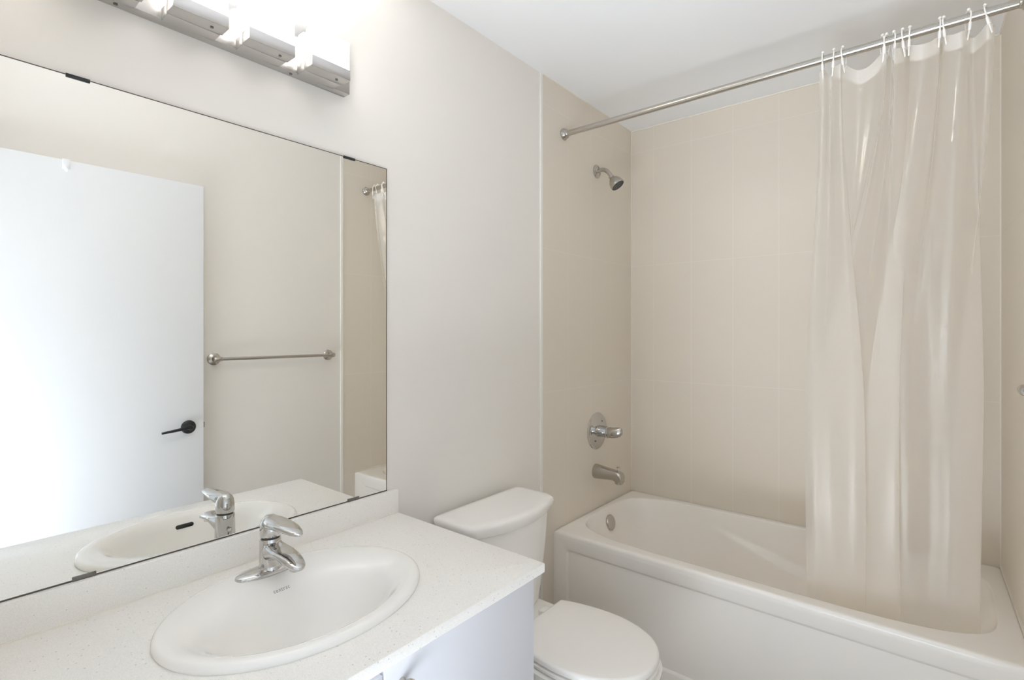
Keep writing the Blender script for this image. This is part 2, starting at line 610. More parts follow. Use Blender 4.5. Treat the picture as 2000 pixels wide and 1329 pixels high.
ct = MB()
ct.loft([cell(zb, 0.955), crect(0.002, zb), crect(0.0005, zb + 0.001), crect(0, zb + 0.003), crect(0, CT - 0.003), crect(0.0008, CT - 0.0008), crect(0.003, CT), cell(CT, 0.955), cell(zb, 0.955)], False, False)
counter = ct.build('countertop', M['quartz'], None, sharp=50)
tag(counter, 'pale speckled quartz countertop on the white vanity', 'countertop')
bs = MB().box(0.001, 0.020, Y0, Y1, CT, 0.888, 0.0015).build('backsplash', M['quartz'], counter)
tag(MB().tube([(0.0205, Y0 + 0.002, CT + 0.001), (0.0205, Y1 - 0.002, CT + 0.001)], 0.0014, 8).build('caulk_line', M['caulk'], counter), 'pale caulk line along the backsplash')

# ------------------------------------------------------------------ oval drop-in sink
prof = [  # (half x, half y, shift x, z above counter)
    (0.206, 0.268, 0.0, -0.001), (0.208, 0.270, 0.0, 0.003), (0.2075, 0.2695, 0.0, 0.008), (0.2045, 0.2665, 0.0, 0.0125), (0.199, 0.261, 0.0005, 0.0155),
    (0.191, 0.253, 0.001, 0.0165), (0.182, 0.245, 0.004, 0.0162), (0.171, 0.236, 0.012, 0.0150), (0.158, 0.226, 0.0190, 0.0122), (0.1445, 0.214, 0.0255, 0.0075),
    (0.1315, 0.202, 0.0305, -0.001), (0.1205, 0.1905, 0.0330, -0.013), (0.1110, 0.1790, 0.0340, -0.030), (0.1005, 0.1645, 0.0340, -0.052), (0.0895, 0.1475, 0.0330, -0.075),
    (0.0765, 0.1250, 0.0315, -0.096), (0.0615, 0.0970, 0.0290, -0.1115), (0.0455, 0.0670, 0.0265, -0.1210), (0.0315, 0.0390, 0.0245, -0.1268), (0.022, 0.022, 0.024, -0.1285)]
pf = []
for i, p in enumerate(prof):     # densify
    pf.append(Vector(p))
pf = catmull([v.to_4d() if len(v) == 3 else v for v in pf], 4)
N = 240
rings = []
for a_, b_, dx_, z_ in pf:
    rings.append([(SX + dx_ + a_ * math.cos(2 * PI * k / N), SY + b_ * math.sin(2 * PI * k / N), CT + z_) for k in range(N)])
under = []
for a_, b_, dx_, z_ in reversed(pf[int(8.5 * 4):]):     # outer skin of the bowl under the counter
    under.append([(SX + dx_ + (a_ + 0.008) * math.cos(2 * PI * k / N), SY + (b_ + 0.008) * math.sin(2 * PI * k / N), CT + z_ - 0.009) for k in range(N)])
sink = thing('sink', 'white oval drop-in sink set in the speckled countertop', 'sink', (0, 0, 0))
sb = MB()
sb.loft(rings + under + [[(SX + 0.90 * SA * math.cos(2 * PI * k / N), SY + 0.90 * SB * math.sin(2 * PI * k / N), CT - 0.001) for k in range(N)]] + [rings[0]], False, False)
sb.build('basin', M['ceramic'], sink, sharp=60)
dz = CT - 0.1285
tag(MB().lathe([(0, -0.004), (0.022, -0.004), (0.0235, 0.0005), (0.021, 0.002), (0.017, 0.0015), (0.0165, 0.004), (0.012, 0.0065), (0, 0.007)], (SX + 0.024, SY, dz), (0, 0, 1), 36).build('drain', M['chrome'], sink), 'chrome drain stopper')
bmv = [p for r in rings for p in r]
bmf = []
for i in range(len(rings) - 1):
    for j in range(N):
        k = (j + 1) % N
        bmf.append((i * N + j, i * N + k, (i + 1) * N + k, (i + 1) * N + j))
bvh = BVHTree.FromPolygons([Vector(p) for p in bmv], bmf)
# overflow slot on the front wall of the bowl
hit, nor, _, _ = bvh.ray_cast(Vector((SX + 0.03, 0.588, 0.797)), Vector((1, 0, 0)))
if nor.x > 0:
    nor = -nor
tz = Vector((0, 1, 0))
tz = (tz - nor * tz.dot(nor)).normalized()
tv = nor.cross(tz)
cap = []
for k in range(32):
    t = 2 * PI * k / 32
    cx = 0.018 if math.cos(t) > 0 else -0.018
    cap.append((cx + 0.0062 * math.cos(t), 0.0062 * math.sin(t)))
ob = MB()
for_r = []
for off, sc in ((-0.004, 1.0), (0.0012, 1.0), (0.0016, 0.93)):
    for_r.append([hit + nor * off + tz * (x * (0.5 + 0.5 * sc)) + tv * (y * sc) for x, y in cap])
ob.loft(for_r)
tag(ob.build('overflow_slot', M['dark'], sink), 'dark overflow slot')
# printed lettering on the back ledge
fc = bpy.data.curves.new('lettering', 'FONT')
fc.body = 'contrac'
fc.size = 0.0094
fc.space_character = 1.28
fc.align_x = 'CENTER'
fc.resolution_u = 3
fo = bpy.data.objects.new('lettering_curve', fc)
COL.objects.link(fo)
dg = bpy.context.evaluated_depsgraph_get()
dg.update()
tm = bpy.data.meshes.new_from_object(fo.evaluated_get(dg))
bpy.data.objects.remove(fo)
LX, LY = 0.2005, 0.573
for v_ in tm.vertices:
    px, py = LX - v_.co.y, LY + v_.co.x
    h, nn, _, _ = bvh.ray_cast(Vector((px, py, 1.2)), Vector((0, 0, -1)))
    v_.co = Vector((px, py, (h.z if h else CT) + 0.0003))
tm.materials.clear()
tm.materials.append(M['ink'])
tm.name = 'lettering'
lt = bpy.data.objects.new('lettering', tm)
COL.objects.link(lt)
lt.parent = sink
tag(lt, 'small grey printed word contrac')

# ------------------------------------------------------------------ faucet
FX, FY = 0.131, 0.580
FZ = CT + 0.0145
fa = thing('faucet', 'chrome single-lever faucet on the back ledge of the sink', 'faucet', (0, 0, 0))


def ell(cx, cy, z, a, b, n=48):
    return [(cx + a * math.cos(2 * PI * k / n), cy + b * math.sin(2 * PI * k / n), z) for k in range(n)]


def stad(cx, cy, z, a, b, n=64, e=2.3):
    r = []
    for k in range(n):
        t = 2 * PI * k / n
        c, s = math.cos(t), math.sin(t)
        r.append((cx + a * math.copysign(abs(c) ** (2 / e), c), cy + b * math.copysign(abs(s) ** (2 / e), s), z))
    return r


MB().loft([stad(FX, FY, FZ - 0.0035, 0.027, 0.078), stad(FX, FY, FZ + 0.003, 0.0275, 0.0785), stad(FX, FY, FZ + 0.006, 0.0262, 0.077), stad(FX, FY, FZ + 0.0085, 0.022, 0.070), stad(FX, FY, FZ + 0.0095, 0.012, 0.05)]).build('escutcheon', M['chrome'], fa)


def sect(x, y, z, hy, hz_, n=28, e=2.4, tilt=0.0):
    r = []
    for k in range(n):
        t = 2 * PI * k / n
        c, s = math.cos(t), math.sin(t)
        yy = hy * math.copysign(abs(c) ** (2 / e), c)
        zz = hz_ * math.copysign(abs(s) ** (2 / e), s)
        r.append((x + zz * math.sin(tilt), y + yy, z + zz * math.cos(tilt)))
    return r


bd = MB()
bd.lathe([(0, 0), (0.0270, 0), (0.0252, 0.004), (0.0242, 0.012), (0.0238, 0.04), (0.0234, 0.066), (0.0222, 0.0705), (0, 0.0715)], (FX, FY, FZ + 0.006), (0, 0, 1), 48)
sp = []
for dx_, zt, zb_, hy_ in ((-0.004, 0.074, 0.018, 0.0195), (0.012, 0.0745, 0.024, 0.0230), (0.028, 0.0735, 0.0315, 0.0242), (0.045, 0.0715, 0.0375, 0.0246), (0.065, 0.0685, 0.0405, 0.0244),
                          (0.085, 0.0645, 0.0405, 0.0238), (0.103, 0.0600, 0.0390, 0.0224), (0.118, 0.0550, 0.0375, 0.0198), (0.129, 0.0500, 0.0365, 0.0155), (0.136, 0.0455, 0.0365, 0.0095), (0.139, 0.0425, 0.0380, 0.0040)):
    r_ = []
    for k in range(32):
        t = 2 * PI * k / 32
        c, q = math.cos(t), math.sin(t)
        yy = hy_ * math.copysign(abs(c) ** (2 / 2.4), c)
        zz = (zt + zb_) / 2 + (zt - zb_) / 2 * math.copysign(abs(q) ** (2 / 2.3), q)
        if q > 0:       # the top of the spout is scooped along its middle near the neck
            zz -= 0.009 * smooth(0.10, 0.04, dx_) * smooth(0.012, 0.035, dx_) * (1 - (yy / hy_) ** 2)
        r_.append((FX + dx_, FY + yy, FZ + zz))
    sp.append(r_)
bd.loft(sp)
bd.build('body', M['chrome'], fa, sharp=50)
MB().lathe([(0, 0), (0.0105, 0), (0.0105, -0.010), (0.009, -0.0115), (0, -0.0115)], (FX + 0.112, FY, FZ + 0.0415), (0.05, 0, 1), 28).build('aerator', M['chrome'], fa)
hn = MB()
hn.lathe([(0, 0), (0.0205, 0), (0.0226, 0.0015), (0.0230, 0.006), (0.0226, 0.022), (0.0205, 0.034), (0.0165, 0.042), (0.010, 0.047), (0, 0.0485)], (FX, FY, FZ + 0.080), (0, 0, 1), 48)
hz0 = FZ + 0.080
hn.loft([sect(FX - 0.012, FY, hz0 + 0.028, 0.012, 0.014), sect(FX + 0.004, FY, hz0 + 0.0315, 0.020, 0.0165), sect(FX + 0.022, FY, hz0 + 0.0345, 0.0235, 0.0140), sect(FX + 0.045, FY, hz0 + 0.0365, 0.0240, 0.0115),
         sect(FX + 0.07, FY, hz0 + 0.0375, 0.0230, 0.0093), sect(FX + 0.095, FY, hz0 + 0.0370, 0.0205, 0.0076), sect(FX + 0.115, FY, hz0 + 0.0355, 0.0160, 0.0060), sect(FX + 0.129, FY, hz0 + 0.0340, 0.0100, 0.0042), sect(FX + 0.135, FY, hz0 + 0.033, 0.004, 0.002)])
hn.build('lever_handle', M['chrome'], fa, sharp=50)
MB().lathe([(0, 0), (0.0195, 0), (0.0195, 0.004), (0, 0.004)], (FX, FY, FZ + 0.077), (0, 0, 1), 40).build('collar', M['dark_edge'], fa)
tag(MB().lathe([(0, -0.001), (0.0028, -0.001), (0.0028, 0.028), (0.0065, 0.031), (0.0065, 0.036), (0.004, 0.039), (0, 0.0395)], (FX - 0.03, FY, FZ + 0.006), (0, 0, 1), 20).build('lift_rod', M['chrome'], fa), 'small drain lift rod behind the body')

# ------------------------------------------------------------------ mirror
MY0, MY1, MZ0, MZ1 = 0.04, 1.0053, 0.8885, 1.8937
mi = thing('mirror', 'large frameless wall mirror above the vanity backsplash', 'mirror', (0, 0, 0))
MB().box(0.0005, 0.006, MY0, MY1, MZ0, MZ1).build('glass', M['mirror'], mi)
ed = MB()
ew = 0.0018
for a in ((MY0, MY1, MZ0 - 0.0004, MZ0 + 0.0026), (MY0, MY1, MZ1 - 0.0012, MZ1 + 0.0006), (MY0 - 0.0006, MY0 + ew, MZ0, MZ1), (MY1 - 0.0014, MY1 + 0.0006, MZ0, MZ1)):
    ed.box(0.0, 0.0066, *a)
tag(ed.build('edge', M['dark_edge'], mi), 'thin dark ground edge')
for (cy, cz, top) in ((0.253, MZ1, 1), (0.872, MZ1, 1), (0.263, MZ0, 0), (0.886, MZ0, 0)):
    cm = MB()
    sgn = -1 if top else 1
    hgt = 0.005 if top else 0.008
    cm.box(0.0062, 0.0085, cy - 0.019, cy + 0.019, min(cz, cz + sgn * hgt), max(cz, cz + sgn * hgt), 0.0006)
    cm.box(0.0, 0.0085, cy - 0.019, cy + 0.019, min(cz - sgn * 0.0002, cz - sgn * 0.002), max(cz - sgn * 0.0002, cz - sgn * 0.002), 0.0004)
    tag(cm.build('clip', M['black'] if top else M['gap'], mi), 'small dark mirror clip')

# ------------------------------------------------------------------ vanity light
vl = thing('vanity_light', 'four-shade vanity light bar with a steel plate above the mirror', 'light', (0, 0, 0))
PY0, PY1, PZ0, PZ1 = 0.180, 0.858, 2.0665, 2.2085
MB().box(0.0, 0.030, PY0, PY1, PZ0, PZ1, 0.0015).build('backplate', M['steel'], vl)
for k in range(2):
    sy_ = (0.312, 0.690)[k]
    tag(MB().lathe([(0, 0), (0.004, 0), (0.004, -0.0015), (0, -0.0025)], (0.015, sy_, PZ0), (0, 0, 1), 16).build('screw', M['gap'], vl), 'small screw')
for y0 in (0.232, 0.387, 0.5415, 0.6965):
    y1 = y0 + 0.111
    z0, z1, z2 = 2.0625, 2.0905, 2.1665
    # metal tray: front block and back block with a fine seam between them
    b = MB()
    b.box(0.030, 0.0685, y0 + 0.003, y1 - 0.003, z0, z1 - 0.001, 0.0008)
    b.box(0.0695, 0.110, y0, y1, z0, z1, 0.0008)
    tr_ = b.build('shade_holder', M['steel'], vl)
    tag(MB().lathe([(0, 0), (0.0035, 0), (0.0035, -0.0015), (0, -0.0022)], (0.088, y1 - 0.028, z0), (0, 0, 1), 14).build('screw', M['gap'], tr_), 'small screw')
    g = MB()
    g.box(0.077, 0.1085, y0 + 0.0015, y1 - 0.0015, z1, z2, 0.0012)
    g.box(0.034, 0.060, y0 + 0.004, y1 - 0.004, z1 - 0.001, z2, 0.0012)
    g.box(0.060, 0.077, y0 + 0.020, y1 - 0.020, z1, z2 - 0.012)
    tag(g.build('glass_shade', M['lamp'], vl), 'glowing frosted glass block')
    ul = bpy.data.lights.new('shade_uplight', 'AREA')       # the open top of the shade lets the bulb shine on the ceiling
    ul.shape = 'RECTANGLE'
    ul.size, ul.size_y = 0.06, 0.09
    ul.energy = UPLIGHT
    ul.spread = math.radians(88)
    ul.color = (1.0, 0.965, 0.925)
    uo = bpy.data.objects.new('shade_uplight', ul)
    COL.objects.link(uo)
    uo.location = (0.072, (y0 + y1) / 2, z2 + 0.004)
    uo.rotation_euler = (PI, 0, 0)

# ------------------------------------------------------------------ toilet
TY = 1.405
to = thing('toilet', 'white two-piece toilet with closed lid between the vanity and the bathtub', 'toilet', (0, 0, 0))


def tank_ring(z, x0, xs, xf, hw, r, ins=0.0):
    """plan outline of the tank: straight back, chamfered corners, bowed front"""
    pts = []
    hw -= ins
    x0 += ins
    xs -= ins
    xf -= ins
    # back edge
    pts.append((x0, -hw + r * 0.5))
    pts.append((x0, hw - r * 0.5))
    pts.append((x0 + r * 0.15, hw - r * 0.15))
    pts.append((x0 + r * 0.5, hw))
    # side
    pts.append((lerp(x0, xs, 0.45), hw))
    ch = 0.055                         # front corner
    for k in range(7):
        t = k / 6 * PI / 2
        pts.append((xs - ch + ch * math.sin(t) * 0.98, hw - ch * 0.62 + ch * 0.62 * math.cos(t)))
    # bowed front
    m = 10
    y1 = hw - ch * 0.62
    for k in range(1, m):
        y = lerp(y1, -y1, k / m)
        pts.append((xs + (xf - xs) * (1 - (y / y1) ** 2), y))
    for k in range(7):
        t = (1 - k / 6) * PI / 2
        pts.append((xs - ch + ch * math.sin(t) * 0.98, -(hw - ch * 0.62 + ch * 0.62 * math.cos(t))))
    pts.append((lerp(x0, xs, 0.45), -hw))
    pts.append((x0 + r * 0.5, -hw))
    pts.append((x0 + r * 0.15, -hw + r * 0.15))
    return [(x, TY + y, z) for x, y in pts]


tk = MB()
tk.loft([tank_ring(0.385, 0.045, 0.185, 0.205, 0.175, 0.03, 0.012), tank_ring(0.392, 0.042, 0.19, 0.21, 0.178, 0.03), tank_ring(0.45, 0.038, 0.195, 0.216, 0.186, 0.03), tank_ring(0.60, 0.034, 0.205, 0.230, 0.200, 0.03),
         tank_ring(0.722, 0.030, 0.210, 0.240, 0.210, 0.03)])
tk.build('tank', M['ceramic'], to, sharp=50)
tl_ = MB()
LDX = dict(x0=0.022, xs=0.222, xf=0.262, hw=0.232, r=0.03)


def lid_ring(z, ins):
    return tank_ring(z, LDX['x0'], LDX['xs'], LDX['xf'], LDX['hw'], LDX['r'], ins)


tl_.loft([lid_ring(0.7225, 0.016), lid_ring(0.7235, 0.009), lid_ring(0.727, 0.007), lid_ring(0.745, 0.002), lid_ring(0.754, 0.001), lid_ring(0.7605, 0.003), lid_ring(0.7645, 0.0075), lid_ring(0.7665, 0.014), lid_ring(0.7675, 0.03)])
tl_.build('tank_lid', M['ceramic'], to, sharp=50)


def seat_ring(z, grow=0.0, n=72, xb=0.288, hb=0.150):
    pts = []
    xc, af, ay = 0.475, 0.232 + grow, 0.182 + grow
    for k in range(n // 2 + 1):           # front half: from +y side to -y side
        t = PI / 2 - PI * k / (n // 2)
        c, s = math.cos(t), math.sin(t)
        pts.append((xc + af * abs(c) ** (2 / 2.15), ay * math.copysign(abs(s) ** (2 / 2.15), s)))
    hb += grow
    x_b = xb - grow
    for k in range(1, 9):                  # left flank towards the back
        t = k / 9
        pts.append((lerp(xc, x_b + 0.008, t), -lerp(ay, hb, t ** 1.8)))
    pts += [(x_b + 0.002, -hb + 0.004), (x_b, -hb + 0.010), (x_b, hb - 0.010), (x_b + 0.002, hb - 0.004)]
    for k in range(8, 0, -1):
        t = k / 9
        pts.append((lerp(xc, x_b + 0.008, t), lerp(ay, hb, t ** 1.8)))
    return [(x, TY + 0.006 + y, z) for x, y in pts]


MB().loft([seat_ring(0.4050, -0.010), seat_ring(0.4065, 0.0), seat_ring(0.418, 0.0), seat_ring(0.4225, -0.003), seat_ring(0.4245, -0.010), seat_ring(0.4265, -0.04), seat_ring(0.4285, -0.10)]).build('seat_lid', M['plastic'], to, sharp=50)
MB().loft([seat_ring(0.3860, -0.008), seat_ring(0.3880, 0.0), seat_ring(0.396, 0.001), seat_ring(0.3990, -0.002), seat_ring(0.4000, -0.010)]).build('seat', M['plastic'], to, sharp=50)


def bowl_ring(z, x0, x1, hw, e=2.3, n=64):
    xc, a = (x0 + x1) / 2, (x1 - x0) / 2
    r = []
    for k in range(n):
        t = 2 * PI * k / n
        c, s = math.cos(t), math.sin(t)
        r.append((xc + a * math.copysign(abs(c) ** (2 / e), c), TY + 0.006 + hw * math.copysign(abs(s) ** (2 / e), s), z))
    return r


bw = MB()
bw.loft([bowl_ring(0.0, 0.16, 0.55, 0.105, 3), bowl_ring(0.012, 0.155, 0.555, 0.108, 3), bowl_ring(0.06, 0.165, 0.545, 0.098, 3), bowl_ring(0.14, 0.17, 0.555, 0.098), bowl_ring(0.22, 0.18, 0.605, 0.125), bowl_ring(0.29, 0.20, 0.665, 0.160),
         bowl_ring(0.335, 0.22, 0.700, 0.182), bowl_ring(0.36, 0.225, 0.712, 0.188), bowl_ring(0.3770, 0.228, 0.713, 0.188), bowl_ring(0.3805, 0.236, 0.706, 0.181)])
bw.box(0.045, 0.36, TY - 0.165, TY + 0.177, 0.335, 0.383, 0.014, 4)
bw.build('bowl', M['ceramic'], to, sharp=50)
for s in (-1, 1):
    MB().box(0.254, 0.290, TY + 0.006 + s * 0.075 - 0.022, TY + 0.006 + s * 0.075 + 0.022, 0.383, 0.412, 0.006, 3).build('hinge', M['plastic'], to)

# ------------------------------------------------------------------ bathtub
YF = 1.919
bt = thing('bathtub', 'white alcove bathtub with a recessed apron panel', 'bathtub', (0, 0, 0))
BXC, BYC = 0.760, 2.310
TX0, TX1 = 0.0045, XR + 0.0005
tth = angles(BXC, BYC, TX0, TX1, YF, YB - 0.001, 200)


def trect(d, z, x1=TX1):
    out = []
    for t in tth:
        x, y = rect_ray(BXC, BYC, TX0 + d, x1 - d, YF + d, YB - 0.001 - d, t)
        out.append((x + (YB - y) * math.tan(TILT) * max(0, (x - BXC) / (x1 - BXC)), y, z))
    return out


def basin_r(t, xl, xr_, yl, yr, e):
    """point of an off-centre super-ellipse along angle t from the basin centre"""
    c, s = math.cos(t), math.sin(t)
    a = (xr_ - BXC) if c > 0 else (BXC - xl)
    b = (yr - BYC) if s > 0 else (BYC - yl)
    k = (abs(c / a) ** e + abs(s / b) ** e) ** (-1 / e)
    return BXC + c * k, BYC + s * k


def basin_ring(dz, ins, e):
    """dz below the rim; ins = (left, right, front, back) insets"""
    z = TUB - dz
    out = []
    for t in tth:
        x, y = basin_r(t, 0.044 + ins[0], 1.480 - ins[1], 1.980 + ins[2], 2.642 - ins[3], e)
        # armrest moulded in the back wall: a ledge that falls towards the sloped end
        if y > BYC:
            zl = 0.495 - 0.10 - (x - 0.56) * 0.265
            amt = 0.034 * smooth(0.42, 0.85, x) * smooth(1.42, 1.15, x)
            y -= amt * smooth(zl + 0.012, zl - 0.012, z) * smooth(2.45, 2.58, y) * smooth(0.16, 0.22, z)
        out.append((x, y, z))
    return out


tub_rings = [trect(0.010, 0.03), trect(0.010, TUB - 0.06), trect(0.004, TUB - 0.06), trect(0.0005, TUB - 0.013), trect(0.002, TUB - 0.006), trect(0.006, TUB - 0.0015), trect(0.011, TUB), trect(0.020, TUB)]
E0 = 4.6


def rim_ring(grow, dz):
    return basin_ring(dz, (-grow,) * 4, E0)


tub_rings += [rim_ring(0.007, 0.0), rim_ring(0.004, 0.0006), rim_ring(0.0015, 0.003), rim_ring(0.0, 0.008)]
zs = [0.016] + [0.016 + 0.010 * k for k in range(1, 32)]
for d in zs:
    u = (d - 0.008) / 0.33
    ins = (0.010 * u ** 0.6 + 0.075 * u, 0.012 * u ** 0.6 + 0.33 * u ** 1.15, 0.008 * u ** 0.6 + 0.045 * u, 0.006 * u ** 0.6 + 0.045 * u)
    tub_rings.append(basin_ring(d, ins, lerp(E0, 3.6, u)))
last = ins
for k, (q, dd) in enumerate(((0.012, 0.342), (0.03, 0.355), (0.055, 0.363), (0.10, 0.368), (0.20, 0.371))):
    tub_rings.append(basin_ring(dd, tuple(v + q for v in last), 3.5))
tubm = MB()
tubm.loft(tub_rings, False, True)
tubm.build('basin', M['acrylic'], bt, sharp=50)
# front apron: a frame with a recessed panel
ap = MB()
APX = xr(YF) + 0.0005
yf = YF + 0.006


def apr(x0, x1, z0, z1, y):
    n = 8
    r = []
    rad = 0.016 if y != yf else 0.0
    for cx, cz, a0 in ((x1 - rad, z1 - rad, 0), (x0 + rad, z1 - rad, 90), (x0 + rad, z0 + rad, 180), (x1 - rad, z0 + rad, 270)):
        for k in range(n + 1):
            a = math.radians(a0 + 90 * k / n)
            r.append((cx + rad * math.cos(a), y, cz + rad * math.sin(a)))
    return r


AX0, AX1, AZ0, AZ1 = 0.074, 1.452, 0.078, 0.4225
ztop = TUB - 0.012
rr = [[(APX, yf + 0.02, ztop)] * 9 + [(TX0, yf + 0.02, ztop)] * 9 + [(TX0, yf + 0.02, 0.0)] * 9 + [(APX, yf + 0.02, 0.0)] * 9,
      [(APX, yf - 0.006 + 0.004, ztop)] * 9 + [(TX0, yf - 0.002, ztop)] * 9 + [(TX0, yf - 0.002, 0.0)] * 9 + [(APX, yf - 0.002, 0.0)] * 9]
fr_y = YF + 0.0015


def lerp_ring(y, g):
    return [(x, y, z) for x, _, z in [(p[0], 0, p[2]) for p in apr(AX0 - g, AX1 + g, AZ0 - g, AZ1 + g, y + 99)]]


rr[1] = [(p[0], fr_y, p[2]) for p in rr[1]]
rr += [lerp_ring(fr_y, 0.006), lerp_ring(fr_y + 0.0012, 0.003), lerp_ring(fr_y + 0.004, -0.001), lerp_ring(fr_y + 0.011, -0.009), lerp_ring(fr_y + 0.0135, -0.013), lerp_ring(fr_y + 0.0145, -0.019)]
ap.loft(rr, False, True)
ap.build('apron', M['acrylic'], bt, sharp=35)
# overflow plate on the drain-end wall, drain in the floor
ovx = 0.0
ovb = BVHTree.FromPolygons([Vector(p) for r in tub_rings for p in r], [(i * len(tth) + j, i * len(tth) + (j + 1) % len(tth), (i + 1) * len(tth) + (j + 1) % len(tth), (i + 1) * len(tth) + j) for i in range(len(tub_rings) - 1) for j in range(len(tth))])
h, nn, _, _ = ovb.ray_cast(Vector((0.5, 2.335, 0.424)), Vector((-1, 0, 0)))
if nn.x < 0:
    nn = -nn
ov = MB().lathe([(0, -0.003), (0.038, -0.003), (0.038, 0.006), (0.035, 0.0095), (0.028, 0.0105), (0.012, 0.0115), (0, 0.0115)], h, nn, 48)
ovp = ov.build('overflow_plate', M['nickel'], bt)
tag(ovp, 'round nickel overflow plate')
MB().lathe([(0, 0), (0.0055, 0), (0.0055, 0.0010), (0, 0.0014)], h + nn * 0.0112 + Vector((0, 0.002, -0.004)), nn, 20).build('screw', M['gap'], ovp)
h2, n2, _, _ = ovb.ray_cast(Vector((0.27, 2.31, 0.4)), Vector((0, 0, -1)))
tag(MB().lathe([(0, -0.003), (0.036, -0.003), (0.036, 0.002), (0.030, 0.004), (0.018, 0.002), (0.016, 0.009), (0, 0.011)], h2 + Vector((0, 0, 0.001)), (0, 0, 1), 36).build('drain', M['nickel'], bt), 'nickel tub drain')

# ------------------------------------------------------------------ shower fittings on the left tiled wall
WX = 0.004
sh = thing('shower_sprayer', 'nickel shower head on a bent arm from the left tiled wall', 'shower head', (WX, 2.300, 2.195))
MB().lathe([(0, 0), (0.034, 0), (0.034, 0.003), (0.030, 0.007), (0.016, 0.010), (0.0125, 0.013), (0, 0.013)], (0, 0, 0), (1, 0, 0), 36).build('flange', M['nickel'], sh)
arm = catmull([(0.005, 0, 0), (0.03, 0.001, 0.004), (0.052, 0.002, -0.003), (0.07, 0.003, -0.021), (0.082, 0.004, -0.042)], 6)
MB().tube(arm, 0.0105, 18).build('arm', M['nickel'], sh)
ax = Vector((0.58, 0.05, -0.80)).normalized()
o0 = Vector((0.079, 0.004, -0.037))
MB().lathe([(0, 0), (0.0125, 0), (0.0135, 0.006), (0.012, 0.010), (0.0155, 0.014), (0.0225, 0.022), (0.030, 0.034), (0.0345, 0.049), (0.0355, 0.060), (0.034, 0.064), (0.032, 0.0645), (0.031, 0.060), (0, 0.060)], o0, ax, 44).build('head', M['nickel'], sh)
nz = MB().lathe([(0, 0.059), (0.0305, 0.059), (0.0305, 0.0625), (0, 0.0625)], o0, ax, 40)
u_ = ax.orthogonal().normalized()
v2 = ax.cross(u_)
for rad, cnt in ((0.008, 6), (0.017, 12), (0.025, 18)):
    for k in range(cnt):
        t = 2 * PI * k / cnt
        nz.lathe([(0, 0.062), (0.0017, 0.062), (0.0013, 0.0648), (0, 0.065)], o0 + (u_ * math.cos(t) + v2 * math.sin(t)) * rad, ax, 8)
tag(nz.build('nozzle_plate', M['nozzle'], sh), 'dark round nozzle face')

va = thing('shower_valve', 'round chrome shower valve with a single lever above the tub spout', 'shower valve', (WX, 2.303, 0.884))
MB().lathe([(0, 0), (0.093, 0), (0.093, 0.003), (0.089, 0.007), (0.072, 0.0095), (0.058, 0.0105), (0.050, 0.014), (0.030, 0.016), (0, 0.016)], (0, 0, 0), (1, 0, 0), 64).build('trim_plate', M['chrome'], va)
MB().lathe([(0, 0.014), (0.031, 0.014), (0.030, 0.020), (0.0285, 0.058), (0.030, 0.060), (0.030, 0.066), (0.027, 0.068), (0, 0.068)], (0, 0, 0), (1, 0, 0), 48).build('sleeve', M['chrome'], va)
kr = []
for x, hy_, hz_, z in ((0.066, 0.025, 0.025, 0), (0.072, 0.0275, 0.027, 0), (0.088, 0.0265, 0.0265, 0.0), (0.104, 0.023, 0.0265, 0.002), (0.120, 0.018, 0.0255, 0.005), (0.132, 0.013, 0.0225, 0.008), (0.139, 0.0085, 0.017, 0.010), (0.142, 0.004, 0.008, 0.012)):
    kr.append(sect(x, 0, z, hy_, hz_, 36, 2.3))
MB().loft(kr).build('lever', M['nickel'], va, sharp=50)
for t in (55, 235):
    MB().lathe([(0, 0), (0.005, 0), (0.0045, 0.0025), (0, 0.003)], (0.0108, 0.056 * math.cos(math.radians(t)), 0.056 * math.sin(math.radians(t))), (1, 0, 0), 16).build('screw', M['gap'], va)

ts = thing('tub_spout', 'nickel tub spout with a diverter pull below the shower valve', 'tub spout', (WX, 2.290, 0.684))
tr2 = []
for x, z, hy_, hz_, e in ((0.0, 0.0, 0.034, 0.036, 2), (0.004, 0.0, 0.0345, 0.0365, 2), (0.03, -0.001, 0.032, 0.034, 2.1), (0.07, -0.002, 0.029, 0.029, 2.3), (0.105, -0.003, 0.0265, 0.0255, 2.6), (0.118, -0.007, 0.026, 0.0285, 2.8), (0.132, -0.0095, 0.0255, 0.0285, 3.2), (0.146, -0.014, 0.025, 0.026, 3.4), (0.151, -0.019, 0.0235, 0.019, 3.4)):
    tr2.append(sect(x, 0, z, hy_, hz_, 40, e))
MB().loft(tr2).build('spout', M['nickel'], ts, sharp=45)
MB().lathe([(0, -0.03), (0.0205, -0.03), (0.0205, -0.041), (0.017, -0.043), (0, -0.043)], (0.132, 0, 0.0), (0, 0, 1), 24).build('outlet', M['nickel'], ts)
MB().lathe([(0, 0.010), (0.0038, 0.010), (0.0038, 0.029), (0.009, 0.0315), (0.0095, 0.0345), (0.006, 0.037), (0, 0.0375)], (0.128, 0, 0.004), (0, 0, 1), 22).build('diverter_pull', M['chrome'], ts)

